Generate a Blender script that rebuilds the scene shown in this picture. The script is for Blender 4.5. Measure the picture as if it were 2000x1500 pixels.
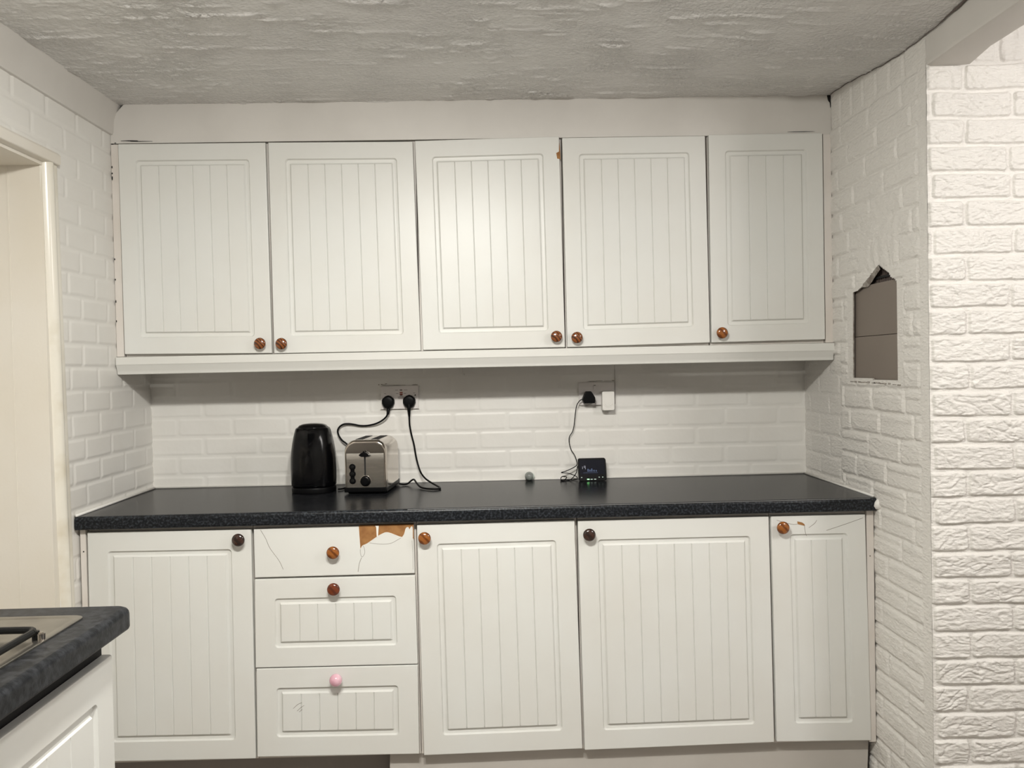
import bpy, bmesh, math
import numpy as np
from mathutils import Matrix, Vector

for o in list(bpy.data.objects):
    bpy.data.objects.remove(o)
SC = bpy.context.scene
COL = SC.collection
PI = math.pi

# ------------------------------------------------------------------ camera
cam_d = bpy.data.cameras.new('camera')
cam_d.sensor_width = 36.0
cam_d.lens = 1681.03 / 2000 * 36
cam_d.clip_start = 0.05
cam = bpy.data.objects.new('camera', cam_d)
COL.objects.link(cam)
cam.matrix_world = Matrix(((0.99953379, 0.02099859, -0.0221644, 1.22351),
                           (-0.02256484, 0.01902894, -0.99956427, -3.24304),
                           (-0.02056768, 0.9995984, 0.0194939, 1.33639),
                           (0, 0, 0, 1)))
SC.camera = cam

# ------------------------------------------------------------------ light
w = bpy.data.worlds.new('world'); SC.world = w; w.use_nodes = True
w.node_tree.nodes['Background'].inputs[0].default_value = (1, .95, .88, 1)
w.node_tree.nodes['Background'].inputs[1].default_value = 0.3
SC.view_settings.view_transform = 'Standard'
SC.view_settings.look = 'None'
SC.view_settings.exposure = -0.07
SC.view_settings.gamma = 1.0
SC.view_settings.use_curve_mapping = False


def lamp(name, loc, power, radius, color, label=None):
    d = bpy.data.lights.new(name, 'POINT')
    d.energy = power; d.shadow_soft_size = radius; d.color = color
    o = bpy.data.objects.new(name, d); COL.objects.link(o); o.location = loc
    return o


def spot(name, loc, aim, power, radius, color, ang=150):
    d = bpy.data.lights.new(name, 'SPOT')
    d.energy = power; d.shadow_soft_size = radius; d.color = color
    d.spot_size = math.radians(ang); d.spot_blend = 1.0
    o = bpy.data.objects.new(name, d); COL.objects.link(o); o.location = loc
    o.rotation_euler = (Vector(aim) - Vector(loc)).to_track_quat('-Z', 'Y').to_euler()
    return o


WARM = (1.0, 0.980, 0.915)
for lx, ax in ((0.88, 0.05), (1.19, 1.70)):          # a bar of two ceiling spotlights
    lamp('spotlight_glow', (lx, -2.25, 2.150), 10.5, 0.045, WARM)
    spot('spotlight', (lx, -2.25, 2.150), (ax, -0.45, 0.15), 76, 0.045, WARM, 126)
lamp('ceiling_bulb', (3.15, -2.25, 2.06), 49, 0.20, (1.0, 0.955, 0.92))

# ------------------------------------------------------------------ constants of the room
XL, XR = -0.054, 2.407       # side walls
YC = -0.94                   # front face of the brick pier on the right
ZC = 2.25                    # ceiling
WT = 0.91                    # worktop top
YU, YB = -0.295, -0.600      # faces of wall and base doors


# ------------------------------------------------------------------ materials
def srgb(r, g, b):
    f = lambda c: (c / 255 / 12.92) if c <= 10.3 else ((c / 255 + .055) / 1.055) ** 2.4
    return (f(r), f(g), f(b), 1)


def mat(name, col, rough=.5, metal=0.0, col2=None, scale=8, bump=0, bscale=60, spec=.5, stretch=None, detail=4, ramp=(.35, .65), coat=0, emit=None, es=0, bdist=.002, bmask=0):
    m = bpy.data.materials.new(name); m.use_nodes = True
    nt = m.node_tree; b = nt.nodes['Principled BSDF']
    b.inputs['Base Color'].default_value = col
    b.inputs['Roughness'].default_value = rough
    b.inputs['Metallic'].default_value = metal
    b.inputs['Specular IOR Level'].default_value = spec
    b.inputs['Coat Weight'].default_value = coat
    if emit:
        b.inputs['Emission Color'].default_value = emit
        b.inputs['Emission Strength'].default_value = es
    tc = nt.nodes.new('ShaderNodeTexCoord')
    src = tc.outputs['Object']
    if stretch:
        mp = nt.nodes.new('ShaderNodeMapping'); mp.inputs['Scale'].default_value = stretch
        nt.links.new(src, mp.inputs[0]); src = mp.outputs[0]
    if col2:
        n = nt.nodes.new('ShaderNodeTexNoise'); n.inputs['Scale'].default_value = scale
        n.inputs['Detail'].default_value = detail
        nt.links.new(src, n.inputs[0])
        r = nt.nodes.new('ShaderNodeValToRGB')
        r.color_ramp.elements[0].position = ramp[0]; r.color_ramp.elements[1].position = ramp[1]
        r.color_ramp.elements[0].color = col; r.color_ramp.elements[1].color = col2
        nt.links.new(n.outputs[0], r.inputs[0]); nt.links.new(r.outputs[0], b.inputs['Base Color'])
    if bump:
        n = nt.nodes.new('ShaderNodeTexNoise'); n.inputs['Scale'].default_value = bscale
        n.inputs['Detail'].default_value = 3
        nt.links.new(src, n.inputs[0])
        bp = nt.nodes.new('ShaderNodeBump'); bp.inputs['Strength'].default_value = bump
        bp.inputs['Distance'].default_value = bdist
        if bmask:
            n2 = nt.nodes.new('ShaderNodeTexNoise'); n2.inputs['Scale'].default_value = bmask; n2.inputs['Detail'].default_value = 5
            nt.links.new(src, n2.inputs[0])
            mr = nt.nodes.new('ShaderNodeMapRange'); mr.inputs[1].default_value = .40; mr.inputs[2].default_value = .62; mr.inputs[3].default_value = .3; mr.inputs[4].default_value = bump
            nt.links.new(n2.outputs[0], mr.inputs[0]); nt.links.new(mr.outputs[0], bp.inputs['Strength'])
        nt.links.new(n.outputs[0], bp.inputs['Height']); nt.links.new(bp.outputs[0], b.inputs['Normal'])
    return m


M = {}
M['door'] = mat('door_paint', (.735, .74, .715, 1), .33, col2=(.715, .71, .675, 1), scale=3.2, spec=.26)
M['carcass'] = mat('carcass_white', (.74, .70, .66, 1), .45, col2=(.68, .63, .58, 1), scale=6)
M['trim'] = mat('trim_paint', (.68, .655, .62, 1), .5, col2=(.635, .61, .575, 1), scale=5, bump=.12, bscale=40)
M['pelmet'] = mat('pelmet_paint', (.71, .705, .67, 1), .42)
M['wall'] = mat('wall_paint', (.80, .785, .75, 1), .42, col2=(.77, .75, .71, 1), scale=5, bump=.15, bscale=70)
M['stone'] = mat('brick_paint', (.80, .78, .745, 1), .48, col2=(.77, .745, .705, 1), scale=7, bump=.7, bscale=1, bdist=.005, stretch=(60, 60, 150))
M['ceil'] = mat('ceiling_paint', (.76, .75, .73, 1), .20, col2=(.72, .705, .69, 1), scale=2.2, bump=.9, bscale=95, bdist=.012, bmask=4.0)
M['jamb'] = mat('jamb_panel', (.78, .745, .68, 1), .45, col2=(.74, .69, .60, 1), scale=2.5, bump=.1, bscale=120)
M['gloss'] = mat('gloss_paint', (.80, .765, .68, 1), .22, col2=(.66, .60, .48, 1), scale=9, ramp=(.55, .8))
M['floor'] = mat('floor_vinyl', (.30, .27, .24, 1), .5, col2=(.24, .215, .19, 1), scale=6)
M['top'] = mat('worktop_laminate', (.010, .0105, .012, 1), .22, spec=.17, col2=(.021, .022, .025, 1), scale=60, ramp=(.4, .7), detail=6)
for k_ in ('top',): M[k_].node_tree.nodes['Principled BSDF'].inputs['IOR'].default_value = 1.27
M['edge'] = mat('worktop_speckle', (.004, .005, .007, 1), .34, spec=.3, col2=(.046, .053, .064, 1), scale=150, ramp=(.46, .72), detail=3)
M['dark'] = mat('dark_gap', (.008, .008, .008, 1), .8)
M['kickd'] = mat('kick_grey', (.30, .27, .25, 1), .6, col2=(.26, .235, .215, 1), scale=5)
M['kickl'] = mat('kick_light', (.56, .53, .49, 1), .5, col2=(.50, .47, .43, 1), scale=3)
M['mdf'] = mat('bare_board', srgb(138, 93, 50), .8, col2=srgb(162, 116, 68), scale=40)
M['crack'] = mat('crack_line', (.20, .17, .14, 1), .8)
M['edgewhite'] = mat('foil_edge', (.85, .83, .78, 1), .4)
M['black'] = mat('black_plastic', (.002, .002, .0025, 1), .18, spec=.28)
M['rubber'] = mat('black_rubber', (.003, .003, .0035, 1), .40, spec=.10)
M['steel'] = mat('brushed_steel', (.42, .40, .37, 1), .24, 1.0, col2=(.54, .51, .47, 1), scale=30, stretch=(1, 1, 30))
M['chrome'] = mat('chrome', (.55, .50, .45, 1), .12, 1.0)
M['hob'] = mat('hob_steel', (.34, .32, .29, 1), .36, 1.0, col2=(.42, .40, .36, 1), scale=20)
M['iron'] = mat('cast_iron', (.006, .006, .006, 1), .35, spec=.2)
M['socket'] = mat('socket_plastic', (.78, .74, .72, 1), .35)
M['sockp'] = mat('painted_plate', (.72, .69, .67, 1), .45)
M['plugw'] = mat('white_plastic', (.80, .78, .74, 1), .3)
M['print'] = mat('grey_print', (.18, .14, .13, 1), .6)
M['redbtn'] = mat('red_button', (.25, .05, .025, 1), .5)
M['screen'] = mat('screen_glass', (.010, .011, .018, 1), .15, spec=.3)
M['scrblue'] = mat('screen_digits', (.02, .04, .09, 1), .4, emit=(.15, .35, .9, 1), es=.10)
M['scrwhite'] = mat('screen_white', (.2, .2, .22, 1), .4, emit=(.6, .65, .9, 1), es=.22)
M['led'] = mat('green_led', (.1, .8, .2, 1), .3, emit=(.35, 1.0, .35, 1), es=3.0)
M['ledw'] = mat('pale_led', (.4, .5, .45, 1), .3, emit=(.6, .8, .7, 1), es=.35)
M['board'] = mat('taupe_board', (.235, .20, .17, 1), .7, col2=(.22, .185, .158, 1), scale=4)
M['raw'] = mat('raw_plasterboard', (.22, .19, .165, 1), .85, col2=(.45, .42, .38, 1), scale=60)
M['grille'] = mat('grille_brown', (.11, .085, .075, 1), .6)
M['ball'] = mat('ball_glass', (.20, .21, .20, 1), .15, col2=(.30, .33, .30, 1), scale=30, coat=.6)
M['ballw'] = mat('ball_pale', (.62, .72, .66, 1), .2)
M['pink'] = mat('pink_ceramic', (.70, .36, .45, 1), .14, coat=.6, col2=(.84, .56, .64, 1), scale=25)


def wood(name, a, b, sc=90, dist=3.0):
    m = bpy.data.materials.new(name); m.use_nodes = True
    nt = m.node_tree; bs = nt.nodes['Principled BSDF']
    bs.inputs['Roughness'].default_value = .18; bs.inputs['Coat Weight'].default_value = .6
    tc = nt.nodes.new('ShaderNodeTexCoord')
    wv = nt.nodes.new('ShaderNodeTexWave'); wv.bands_direction = 'DIAGONAL'
    wv.inputs['Scale'].default_value = sc / 2; wv.inputs['Distortion'].default_value = dist
    wv.inputs['Detail'].default_value = 2
    nt.links.new(tc.outputs['Object'], wv.inputs[0])
    r = nt.nodes.new('ShaderNodeValToRGB')
    r.color_ramp.elements[0].color = a; r.color_ramp.elements[1].color = b
    r.color_ramp.elements[0].position = .1; r.color_ramp.elements[1].position = .6
    nt.links.new(wv.outputs[0], r.inputs[0]); nt.links.new(r.outputs[0], bs.inputs['Base Color'])
    return m


M['wood_stripe'] = wood('striped_wood', srgb(64, 32, 13), srgb(136, 78, 38))
M['wood_orange'] = wood('orange_wood', srgb(104, 54, 16), srgb(150, 88, 34), 50)
M['wood_red'] = wood('red_wood', srgb(88, 36, 14), srgb(114, 52, 24), 40)
M['wood_dark'] = wood('dark_wood', srgb(36, 21, 16), srgb(58, 36, 28), 40)


# ------------------------------------------------------------------ mesh helpers
class MB:
    def __init__(s): s.v = []; s.f = []; s.mi = []
    def add(s, vs, fs, mi=0):
        n = len(s.v); s.v += [tuple(map(float, p)) for p in vs]
        for f in fs: s.f.append([i + n for i in f]); s.mi.append(mi)
        return s
    def box(s, a, b, mi=0):
        (x0, y0, z0), (x1, y1, z1) = a, b
        return s.add([(x0, y0, z0), (x1, y0, z0), (x1, y1, z0), (x0, y1, z0), (x0, y0, z1), (x1, y0, z1), (x1, y1, z1), (x0, y1, z1)],
                     [(0, 3, 2, 1), (4, 5, 6, 7), (0, 1, 5, 4), (1, 2, 6, 5), (2, 3, 7, 6), (3, 0, 4, 7)], mi)
    def prism(s, poly, fn, d0, d1, mi=0):
        # poly: list of (a, b); fn(a, b, d) -> point
        n = len(poly)
        vs = [fn(a, b, d0) for a, b in poly] + [fn(a, b, d1) for a, b in poly]
        fs = [list(range(n))[::-1], list(range(n, 2 * n))] + [(i, (i + 1) % n, n + (i + 1) % n, n + i) for i in range(n)]
        return s.add(vs, fs, mi)
    def rings(s, rs, cap0=True, cap1=True, mi=0):
        n = len(rs[0]); vs = [p for r in rs for p in r]; fs = []
        for k in range(len(rs) - 1):
            for i in range(n):
                j = (i + 1) % n
                fs.append((k * n + i, k * n + j, (k + 1) * n + j, (k + 1) * n + i))
        if cap0: fs.append(list(range(n))[::-1])
        if cap1: fs.append([(len(rs) - 1) * n + i for i in range(n)])
        return s.add(vs, fs, mi)
    def lathe(s, prof, c, axis='z', n=32, mi=0, cap0=True, cap1=True):
        rs = []
        for r, h in prof:
            ring = []
            for i in range(n):
                a = 2 * PI * i / n
                if axis == 'z': ring.append((c[0] + r * math.cos(a), c[1] + r * math.sin(a), c[2] + h))
                else: ring.append((c[0] + r * math.cos(a), c[1] - h, c[2] + r * math.sin(a)))
            rs.append(ring)
        return s.rings(rs, cap0, cap1, mi)
    def tube(s, pts, r, n=10, mi=0, sub=8, closed=False):
        P = [Vector(p) for p in pts]
        Q = []
        if sub > 1 and len(P) > 2:
            for i in range(len(P) - 1):
                p0 = P[i - 1] if i > 0 else P[0] * 2 - P[1]
                p1, p2 = P[i], P[i + 1]
                p3 = P[i + 2] if i + 2 < len(P) else P[-1] * 2 - P[-2]
                for k in range(sub):
                    t = k / sub
                    Q.append(.5 * ((2 * p1) + (-p0 + p2) * t + (2 * p0 - 5 * p1 + 4 * p2 - p3) * t * t + (-p0 + 3 * p1 - 3 * p2 + p3) * t ** 3))
            Q.append(P[-1])
        else: Q = P
        nrm = None; rs = []
        for i, q in enumerate(Q):
            t = (Q[min(i + 1, len(Q) - 1)] - Q[max(i - 1, 0)]).normalized()
            if nrm is None:
                nrm = t.cross(Vector((0, 0, 1)))
                if nrm.length < .1: nrm = t.cross(Vector((1, 0, 0)))
            nrm = (nrm - t * nrm.dot(t)).normalized(); b = t.cross(nrm)
            rr = r(i / (len(Q) - 1)) if callable(r) else r
            rs.append([tuple(q + rr * (math.cos(2 * PI * k / n) * nrm + math.sin(2 * PI * k / n) * b)) for k in range(n)])
        return s.rings(rs, True, True, mi)
    def map(s, fn): s.v = [tuple(fn(*p)) for p in s.v]; return s
    def build(s, name, mats, parent=None, smooth=False, bevel=0, seg=2, local=False):
        me = bpy.data.meshes.new(name)
        off = (0, 0, 0)
        if parent is not None and not local:
            q = parent; off = Vector((0, 0, 0))
            while q is not None: off = off + q.location; q = q.parent
        me.from_pydata([(x - off[0], y - off[1], z - off[2]) for x, y, z in s.v], [], s.f)
        if not isinstance(mats, (list, tuple)): mats = [mats]
        for m in mats: me.materials.append(m)
        me.polygons.foreach_set('material_index', s.mi)
        if smooth: me.shade_smooth() if hasattr(me, 'shade_smooth') else me.polygons.foreach_set('use_smooth', [True] * len(me.polygons))
        bm = bmesh.new(); bm.from_mesh(me); bmesh.ops.recalc_face_normals(bm, faces=bm.faces); bm.to_mesh(me); bm.free()
        me.update()
        o = bpy.data.objects.new(name, me); COL.objects.link(o)
        if parent is not None: o.parent = parent
        if bevel:
            b = o.modifiers.new('bevel', 'BEVEL'); b.width = bevel; b.segments = seg; b.limit_method = 'ANGLE'
            b.angle_limit = math.radians(40)
        if smooth == 'auto' or bevel:
            try:
                me.shade_smooth(); me.set_sharp_from_angle(angle=math.radians(35))
            except Exception: pass
            wn = o.modifiers.new('weighted', 'WEIGHTED_NORMAL'); wn.keep_sharp = True; wn.weight = 100
        return o


def thing(name, label, cat, loc=(0, 0, 0), group=None):
    o = bpy.data.objects.new(name, None); COL.objects.link(o)
    o.empty_display_size = .05; o.location = loc
    return tag(o, label, cat, group)


def tag(o, label, cat, group=None):
    o['label'] = label; o['category'] = cat
    if group: o['group'] = group
    return o


def struct(o, label=None):
    o['kind'] = 'structure'
    if label: o['label'] = label
    return o


def boxmesh(a, b): return MB().box(a, b)


# ------------------------------------------------------------------ relief for brick and plaster
TAB = np.random.RandomState(7).rand(8, 256, 256)


def vn(x, y, k=0):
    xi = np.floor(x).astype(int); yi = np.floor(y).astype(int)
    fx = x - xi; fy = y - yi
    fx = fx * fx * (3 - 2 * fx); fy = fy * fy * (3 - 2 * fy)
    T = TAB[k % 8]; a = xi % 256; b = yi % 256; a1 = (a + 1) % 256; b1 = (b + 1) % 256
    return (T[a, b] * (1 - fx) + T[a1, b] * fx) * (1 - fy) + (T[a, b1] * (1 - fx) + T[a1, b1] * fx) * fy


def fbm(x, y, k=0, o=3):
    s = 0; a = .5
    for i in range(o):
        s = s + a * vn(x * 2 ** i + 17 * i, y * 2 ** i + 5 * i, k + i); a *= .5
    return s


def sstep(a, b, x):
    t = np.clip((x - a) / (b - a), 0, 1); return t * t * (3 - 2 * t)


def bricks(U, V, zlines, joints, mortar, rad, edge, k=0, wob=.003):
    """height 0..1; zlines ascending; joints(row)->(phase, length)"""
    Uw = U + wob * (fbm(U * 12, V * 25, k) - .45) * 2
    Vw = V + wob * (fbm(U * 9 + 40, V * 9, k + 2) - .45) * 2
    zl = np.array(zlines)
    row = np.clip(np.searchsorted(zl, Vw) - 1, 0, len(zl) - 2)
    z0 = zl[row]; z1 = zl[row + 1]
    ph = np.array([joints(r)[0] for r in range(len(zl))]); ln = np.array([joints(r)[1] for r in range(len(zl))])
    L = ln[row]; t = (Uw - ph[row]) / L; c = np.floor(t); lu = (t - c) * L
    jit = TAB[3][(c.astype(int) * 7 + row * 13) % 256, (row * 3 + c.astype(int)) % 256]
    hx = L / 2 - mortar / 2 - .0018 * jit; hz = (z1 - z0) / 2 - mortar / 2 - .0012 * jit
    dx = np.abs(lu - L / 2) - hx + rad; dz = np.abs(Vw - (z0 + z1) / 2) - hz + rad
    d = np.sqrt(np.maximum(dx, 0) ** 2 + np.maximum(dz, 0) ** 2) + np.minimum(np.maximum(dx, dz), 0) - rad
    return sstep(0, -edge, d), jit, row


def hf(name, us, vs, H, fn, material, drop=None, move=None):
    """us, vs: 1-D arrays, H[len(vs), len(us)] ; fn(U,V,H)->X,Y,Z"""
    U, V = np.meshgrid(us, vs)
    if move is not None: U, V = move(U, V)
    X, Y, Z = fn(U, V, H)
    co = np.stack([X, Y, Z], -1).reshape(-1, 3)
    nu, nv = len(us), len(vs)
    i, j = np.meshgrid(np.arange(nu - 1), np.arange(nv - 1))
    a = (j * nu + i).ravel()
    F = np.stack([a, a + 1, a + nu + 1, a + nu], -1)
    if drop is not None:
        uc = (U[:-1, :-1] + U[1:, 1:]).ravel() / 2; vc = (V[:-1, :-1] + V[1:, 1:]).ravel() / 2
        F = F[~drop(uc, vc)]
    me = bpy.data.meshes.new(name)
    me.vertices.add(len(co)); me.vertices.foreach_set('co', co.astype(np.float32).ravel())
    me.loops.add(F.size); me.loops.foreach_set('vertex_index', F.astype(np.int32).ravel())
    me.polygons.add(len(F)); me.polygons.foreach_set('loop_start', np.arange(0, F.size, 4, dtype=np.int32))
    me.polygons.foreach_set('use_smooth', np.ones(len(F), bool))
    me.update(calc_edges=True); me.validate()
    me.materials.append(material)
    o = bpy.data.objects.new(name, me); COL.objects.link(o)
    return o


# ================================================================== THE ROOM
struct(boxmesh((-.6, -4.6, -.05), (5.2, 0.1, 0)).build('floor', M['floor']))
# ceiling: textured part above the cupboards, plain behind the camera
us = np.arange(-.08, 2.46, .0052); vs = np.arange(-1.62, -.02, .0052)
U, V = np.meshgrid(us, vs)
base = .045 * sstep(1.2, 2.45, U) * sstep(-.3, -.85, V) - .02 * sstep(2.0, 2.45, U) * sstep(-.95, -1.3, V)
patch = sstep(.42, .62, fbm(U * 3 + 3, V * 5 + 2, 1))
stip = (fbm(U * 75, V * 75, 2, 2) - .38) * .0042 * (.35 + 1.0 * patch)
stroke = np.maximum(0, fbm(U * 9 + 4 * fbm(U * 2, V * 2, 5), V * 60, 4, 3) - .555) * .030
swirl = (fbm(U * 20, V * 34, 6, 3) - .44) * .0030
seam = .0025 * np.exp(-((V + .605 + .02 * U + .012 * (vn(U * 6, U * 0, 2) - .5)) / .004) ** 2) * sstep(1.6, .2, U)
H = -(stip + stroke + swirl * .6 + seam)
struct(hf('ceiling', us, vs, H, lambda U, V, H: (U, V, ZC - base + H), M['ceil']))
o = MB(); o.box((-.6, -4.6, ZC + .012), (5.2, .1, ZC + .08)); o.box((-.6, -4.6, ZC - .004), (2.46, -1.6, ZC + .012)); o.box((2.5, -4.6, ZC - .004), (5.2, -.9, ZC + .012))
struct(o.build('ceiling', M['ceil']))

# back wall -----------------------------------------------------------------
zb = [1.1705 + .0715 * k for k in range(-5, 6)]
us = np.arange(XL - .01, XR + .012, .0042); vs = np.arange(.86, 1.46, .0036)
U, V = np.meshgrid(us, vs)
b, jit, row = bricks(U, V, zb, lambda r: ((.139 if r % 2 else .042), .2055), .0085, .010, .0035, 0, .0022)
H = b * (.0015 + .0006 * jit) + (fbm(U * 18, V * 18, 3) - .45) * .0012 + (1 - b) * .0005 * fbm(U * 60, V * 60, 1)
struct(hf('wall_back', us, vs, H, lambda U, V, H: (U, .0 - H, V), M['wall']))
struct(boxmesh((-.5, .012, 0), (2.6, .1, ZC + .05)).build('wall_back', M['wall']))

# left wall -----------------------------------------------------------------
zl = [1.1455 + .0725 * k for k in range(-16, 17)]
us = np.arange(-.668, .008, .004); vs = np.arange(0, 2.26, .004)
U, V = np.meshgrid(us, vs)
b, jit, row = bricks(U, V, zl, lambda r: ((-.525 if r % 2 else -.425), .182), .0085, .006, .0035, 4, .002)
H = b * (.0020 + .0006 * jit) + (fbm(U * 18, V * 18, 5) - .45) * .001
struct(hf('wall_left', us, vs, H, lambda U, V, H: (XL - .001 + H, U, V), M['wall']))
m = MB()
m.box((-.40, -.70, 0), (XL - .004, .1, ZC + .05))            # body behind the brick face
m.box((-.40, -1.64, 1.972), (XL - .004, -.70, ZC + .05))     # over the opening
m.box((-.40, -4.6, 0), (XL, -1.64, ZC + .05))
struct(m.build('wall_left', M['wall']))
# brick relief above the opening
us = np.arange(-1.64, -.664, .006); vs = np.arange(1.985, 2.26, .004); U, V = np.meshgrid(us, vs)
b, jit, row = bricks(U, V, zl, lambda r: ((-.525 if r % 2 else -.425), .182), .0085, .006, .0035, 4, .002)
H = b * (.0020 + .0006 * jit)
struct(hf('wall_left', us, vs, H, lambda U, V, H: (XL - .001 + H, U, V), M['wall']))
# recess lining: jamb panel facing the camera, soffit, rear panel
m = MB()
m.box((-.39, -.728, 0), (XL - .006, -.700, 1.955)); m.box((-.16, -.7295, 0), (-.157, -.728, 1.95))
struct(m.build('trim_1', M['jamb']), 'cream jamb panel lining the opening in the left wall')
struct(boxmesh((-.39, -1.64, 1.945), (XL - .004, -.69, 1.974)).build('trim_2', M['jamb']), 'soffit board of the left opening')
struct(boxmesh((-.41, -1.64, 0), (-.385, -.70, 1.95)).build('door_1', M['jamb']), 'plain panel closing the left opening')
# architrave across the top and bead down the corner
m = MB()
m.prism([(XL - .034, 1.950), (XL + .016, 1.957), (XL + .019, 1.962), (XL + .019, 1.985), (XL + .010, 1.994), (XL - .034, 1.994)],
        lambda a, b, d: (a, d, b), -1.64, -.664)
struct(m.build('trim_3', M['jamb'], bevel=.002), 'painted architrave over the left opening')
def lean(x, y, z): return (x, y + .020 * (1.95 - z) / 1.0 * (0.9 if z < 1.95 else 0), z)
m = MB()
prof = [(XL - .012, -.664), (XL + .006, -.664), (XL + .008, -.670), (XL + .008, -.690), (XL + .014, -.698), (XL + .016, -.708), (XL + .012, -.718), (XL + .003, -.726), (XL - .012, -.730)]
m.rings([[(a, b + .022 * (1.957 - z), z) for a, b in prof] for z in (0, .3, .6, .9, 1.2, 1.5, 1.8, 1.957)])
struct(m.build('trim_4', M['gloss'], smooth='auto'), 'gloss painted corner bead of the left opening')
# coving along the left wall
m = MB()
m.prism([(XL - .003, 2.148), (XL + .010, 2.150), (XL + .012, 2.156), (XL + .016, 2.200), (XL + .030, ZC - .008), (XL + .034, ZC + .01), (XL - .003, ZC + .01)],
        lambda a, b, d: (a, d, b), -4.5, -.27)
struct(m.build('trim_5', M['trim'], bevel=.0015), 'plain coving board along the top of the left wall')
# bulkhead above the wall cupboards
m = MB()
m.prism([(XL + .002, 2.12), (XR + .001, 2.117), (XR + .0005, ZC - .012), (XR - .002, ZC + .012), (.006, ZC + .012), (-.012, ZC - .006), (XL + .006, 2.205), (XL + .002, 2.17)],
        lambda a, b, d: (a, d, b), -.287, -.02)
o = struct(m.build('trim_6', M['trim'], bevel=.001), 'plastered bulkhead between wall cupboards and ceiling')
def blot(m, cx, cz, w_, h_, y, seed):
    r = np.random.RandomState(seed); n = 11
    m.prism([(cx + w_ * (.6 + .4 * r.rand()) * math.cos(2 * PI * i / n), cz + h_ * (.6 + .4 * r.rand()) * math.sin(2 * PI * i / n)) for i in range(n)],
            lambda a, b, d: (a, d, b), y, y + .003)
m = MB()
for i, (x, z, a, c) in enumerate([(.012, 2.1285, .035, .0016), (.05, 2.1262, .05, .0014), (-.046, 2.118, .006, .002), (-.036, 2.122, .004, .0015),
                                  (2.30, 2.1262, .05, .0012)]):
    blot(m, x, z, a, c, -.2885, i)
m.prism([(2.393, 2.252), (2.407, 2.252), (2.4068, 2.212), (2.4045, 2.206), (2.403, 2.224), (2.397, 2.232)], lambda a, b, d: (a, d, b), -.2885, -.286)
m.build('crack', M['dark'], o)

# right side wall with the hole --------------------------------------------------
HOLE = [(-.448, 1.279), (-.455, 1.557), (-.490, 1.560), (-.519, 1.568), (-.542, 1.581), (-.580, 1.596), (-.623, 1.617), (-.641, 1.625), (-.671, 1.610), (-.700, 1.598), (-.716, 1.590), (-.727, 1.580), (-.745, 1.572), (-.759, 1.560), (-.759, 1.275), (-.596, 1.275), (-.594, 1.279)]
zr = [2.128 - .0732 * k for k in range(29, -1, -1)]
zr[0] = -.02
nz = len(zr)
us = np.concatenate([np.arange(YC, -.759, .0042), np.arange(-.759, -.448, .0041), np.arange(-.448, .008, .0042)])
vs = np.arange(0, 2.262, .0042)
U, V = np.meshgrid(us, vs)
b1, j1, row = bricks(U, V, zr, lambda r: ((-.88 + .02 * ((r * 5) % 4 - 1.5) if r % 2 else -.775 + .015 * ((r * 3) % 4 - 1.5)), .212), .0075, .008, .0034, 1, .0045)
b2, j2, _ = bricks(U, V, zl, lambda r: ((-.15 if r % 2 else -.06), .18), .0085, .006, .0035, 4, .0012)
b3, j3, _ = bricks(U, V, [0, 2.128, 2.32], lambda r: (-.90, .088), .010, .01, .004, 2, .006)
wave = fbm(U * 13 + 9 * fbm(U * 5, V * 5, 6), V * 60 + 12 * fbm(U * 7, V * 7, 1), 2, 3) - .44
rough = wave * .0065
h_stone = b1 * (.0052 + .0022 * (j1 - .3) + rough * (.25 + .75 * j1) + (j1 - .5) * .12 * (V - zr[0] - np.floor((V - zr[0]) / .0732) * .0732 - .036))
h_tile = b2 * .0022
h_sold = b3 * .0035 + rough * .35
ch = np.where(V > 2.130, h_sold, h_stone)
strip = sstep(-.885, -.893, U)
ch = ch * (1 - strip) + strip * .0035
plz = np.exp(-(((U + .63) / .17) ** 2 + ((V - 1.70) / .12) ** 2) ** 2)
swl = (fbm(U * 30 + 10 * fbm(U * 6, V * 6, 3), V * 10 + 10 * fbm(U * 6, V * 6, 4), 5, 3) - .44) * .011
ch = ch * (1 - plz) + plz * (.003 + swl)
in1 = (U > -.800) & (U < -.405) & (V > 1.262) & (V < 1.575)
ch = np.where(in1, .0035 + .0006 * fbm(U * 80, V * 80, 2), ch)
tile = (U > -.352) & (V < 1.36)
H = np.where(tile, h_tile - .001, ch) + (fbm(U * 20, V * 20, 5) - .45) * .0012
HP = np.array(HOLE)
def inpoly(u, v):
    ins = np.zeros(u.shape, bool); n = len(HP)
    for i in range(n):
        (x0, y0), (x1, y1) = HP[i], HP[(i + 1) % n]
        c = ((y0 > v) != (y1 > v)) & (u < (x1 - x0) * (v - y0) / (y1 - y0 + 1e-12) + x0)
        ins ^= c
    return ins
def snap(U, V):
    best = np.full(U.shape, 9.); BU = U.copy(); BV = V.copy(); n = len(HP)
    for i in range(n):
        (x0, y0), (x1, y1) = HP[i], HP[(i + 1) % n]
        L2 = (x1 - x0) ** 2 + (y1 - y0) ** 2
        t = np.clip(((U - x0) * (x1 - x0) + (V - y0) * (y1 - y0)) / L2, 0, 1)
        px = x0 + t * (x1 - x0); py = y0 + t * (y1 - y0); d = np.hypot(U - px, V - py)
        c = (d < .0024) & (d < best); best = np.where(c, d, best); BU = np.where(c, px, BU); BV = np.where(c, py, BV)
    return BU, BV
side = struct(hf('wall_right', us, vs, H, lambda U, V, H: (XR + .001 - H, U, V), M['stone'], drop=inpoly, move=snap),
       'white stone-effect brick side wall with a pointed hole')
m = MB(); n = len(HOLE)
m.add([(XR - .003, a, b) for a, b in HOLE] + [(XR + .0015, a, b) for a, b in HOLE], [(i, (i + 1) % n, n + (i + 1) % n, n + i) for i in range(n)])
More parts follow.
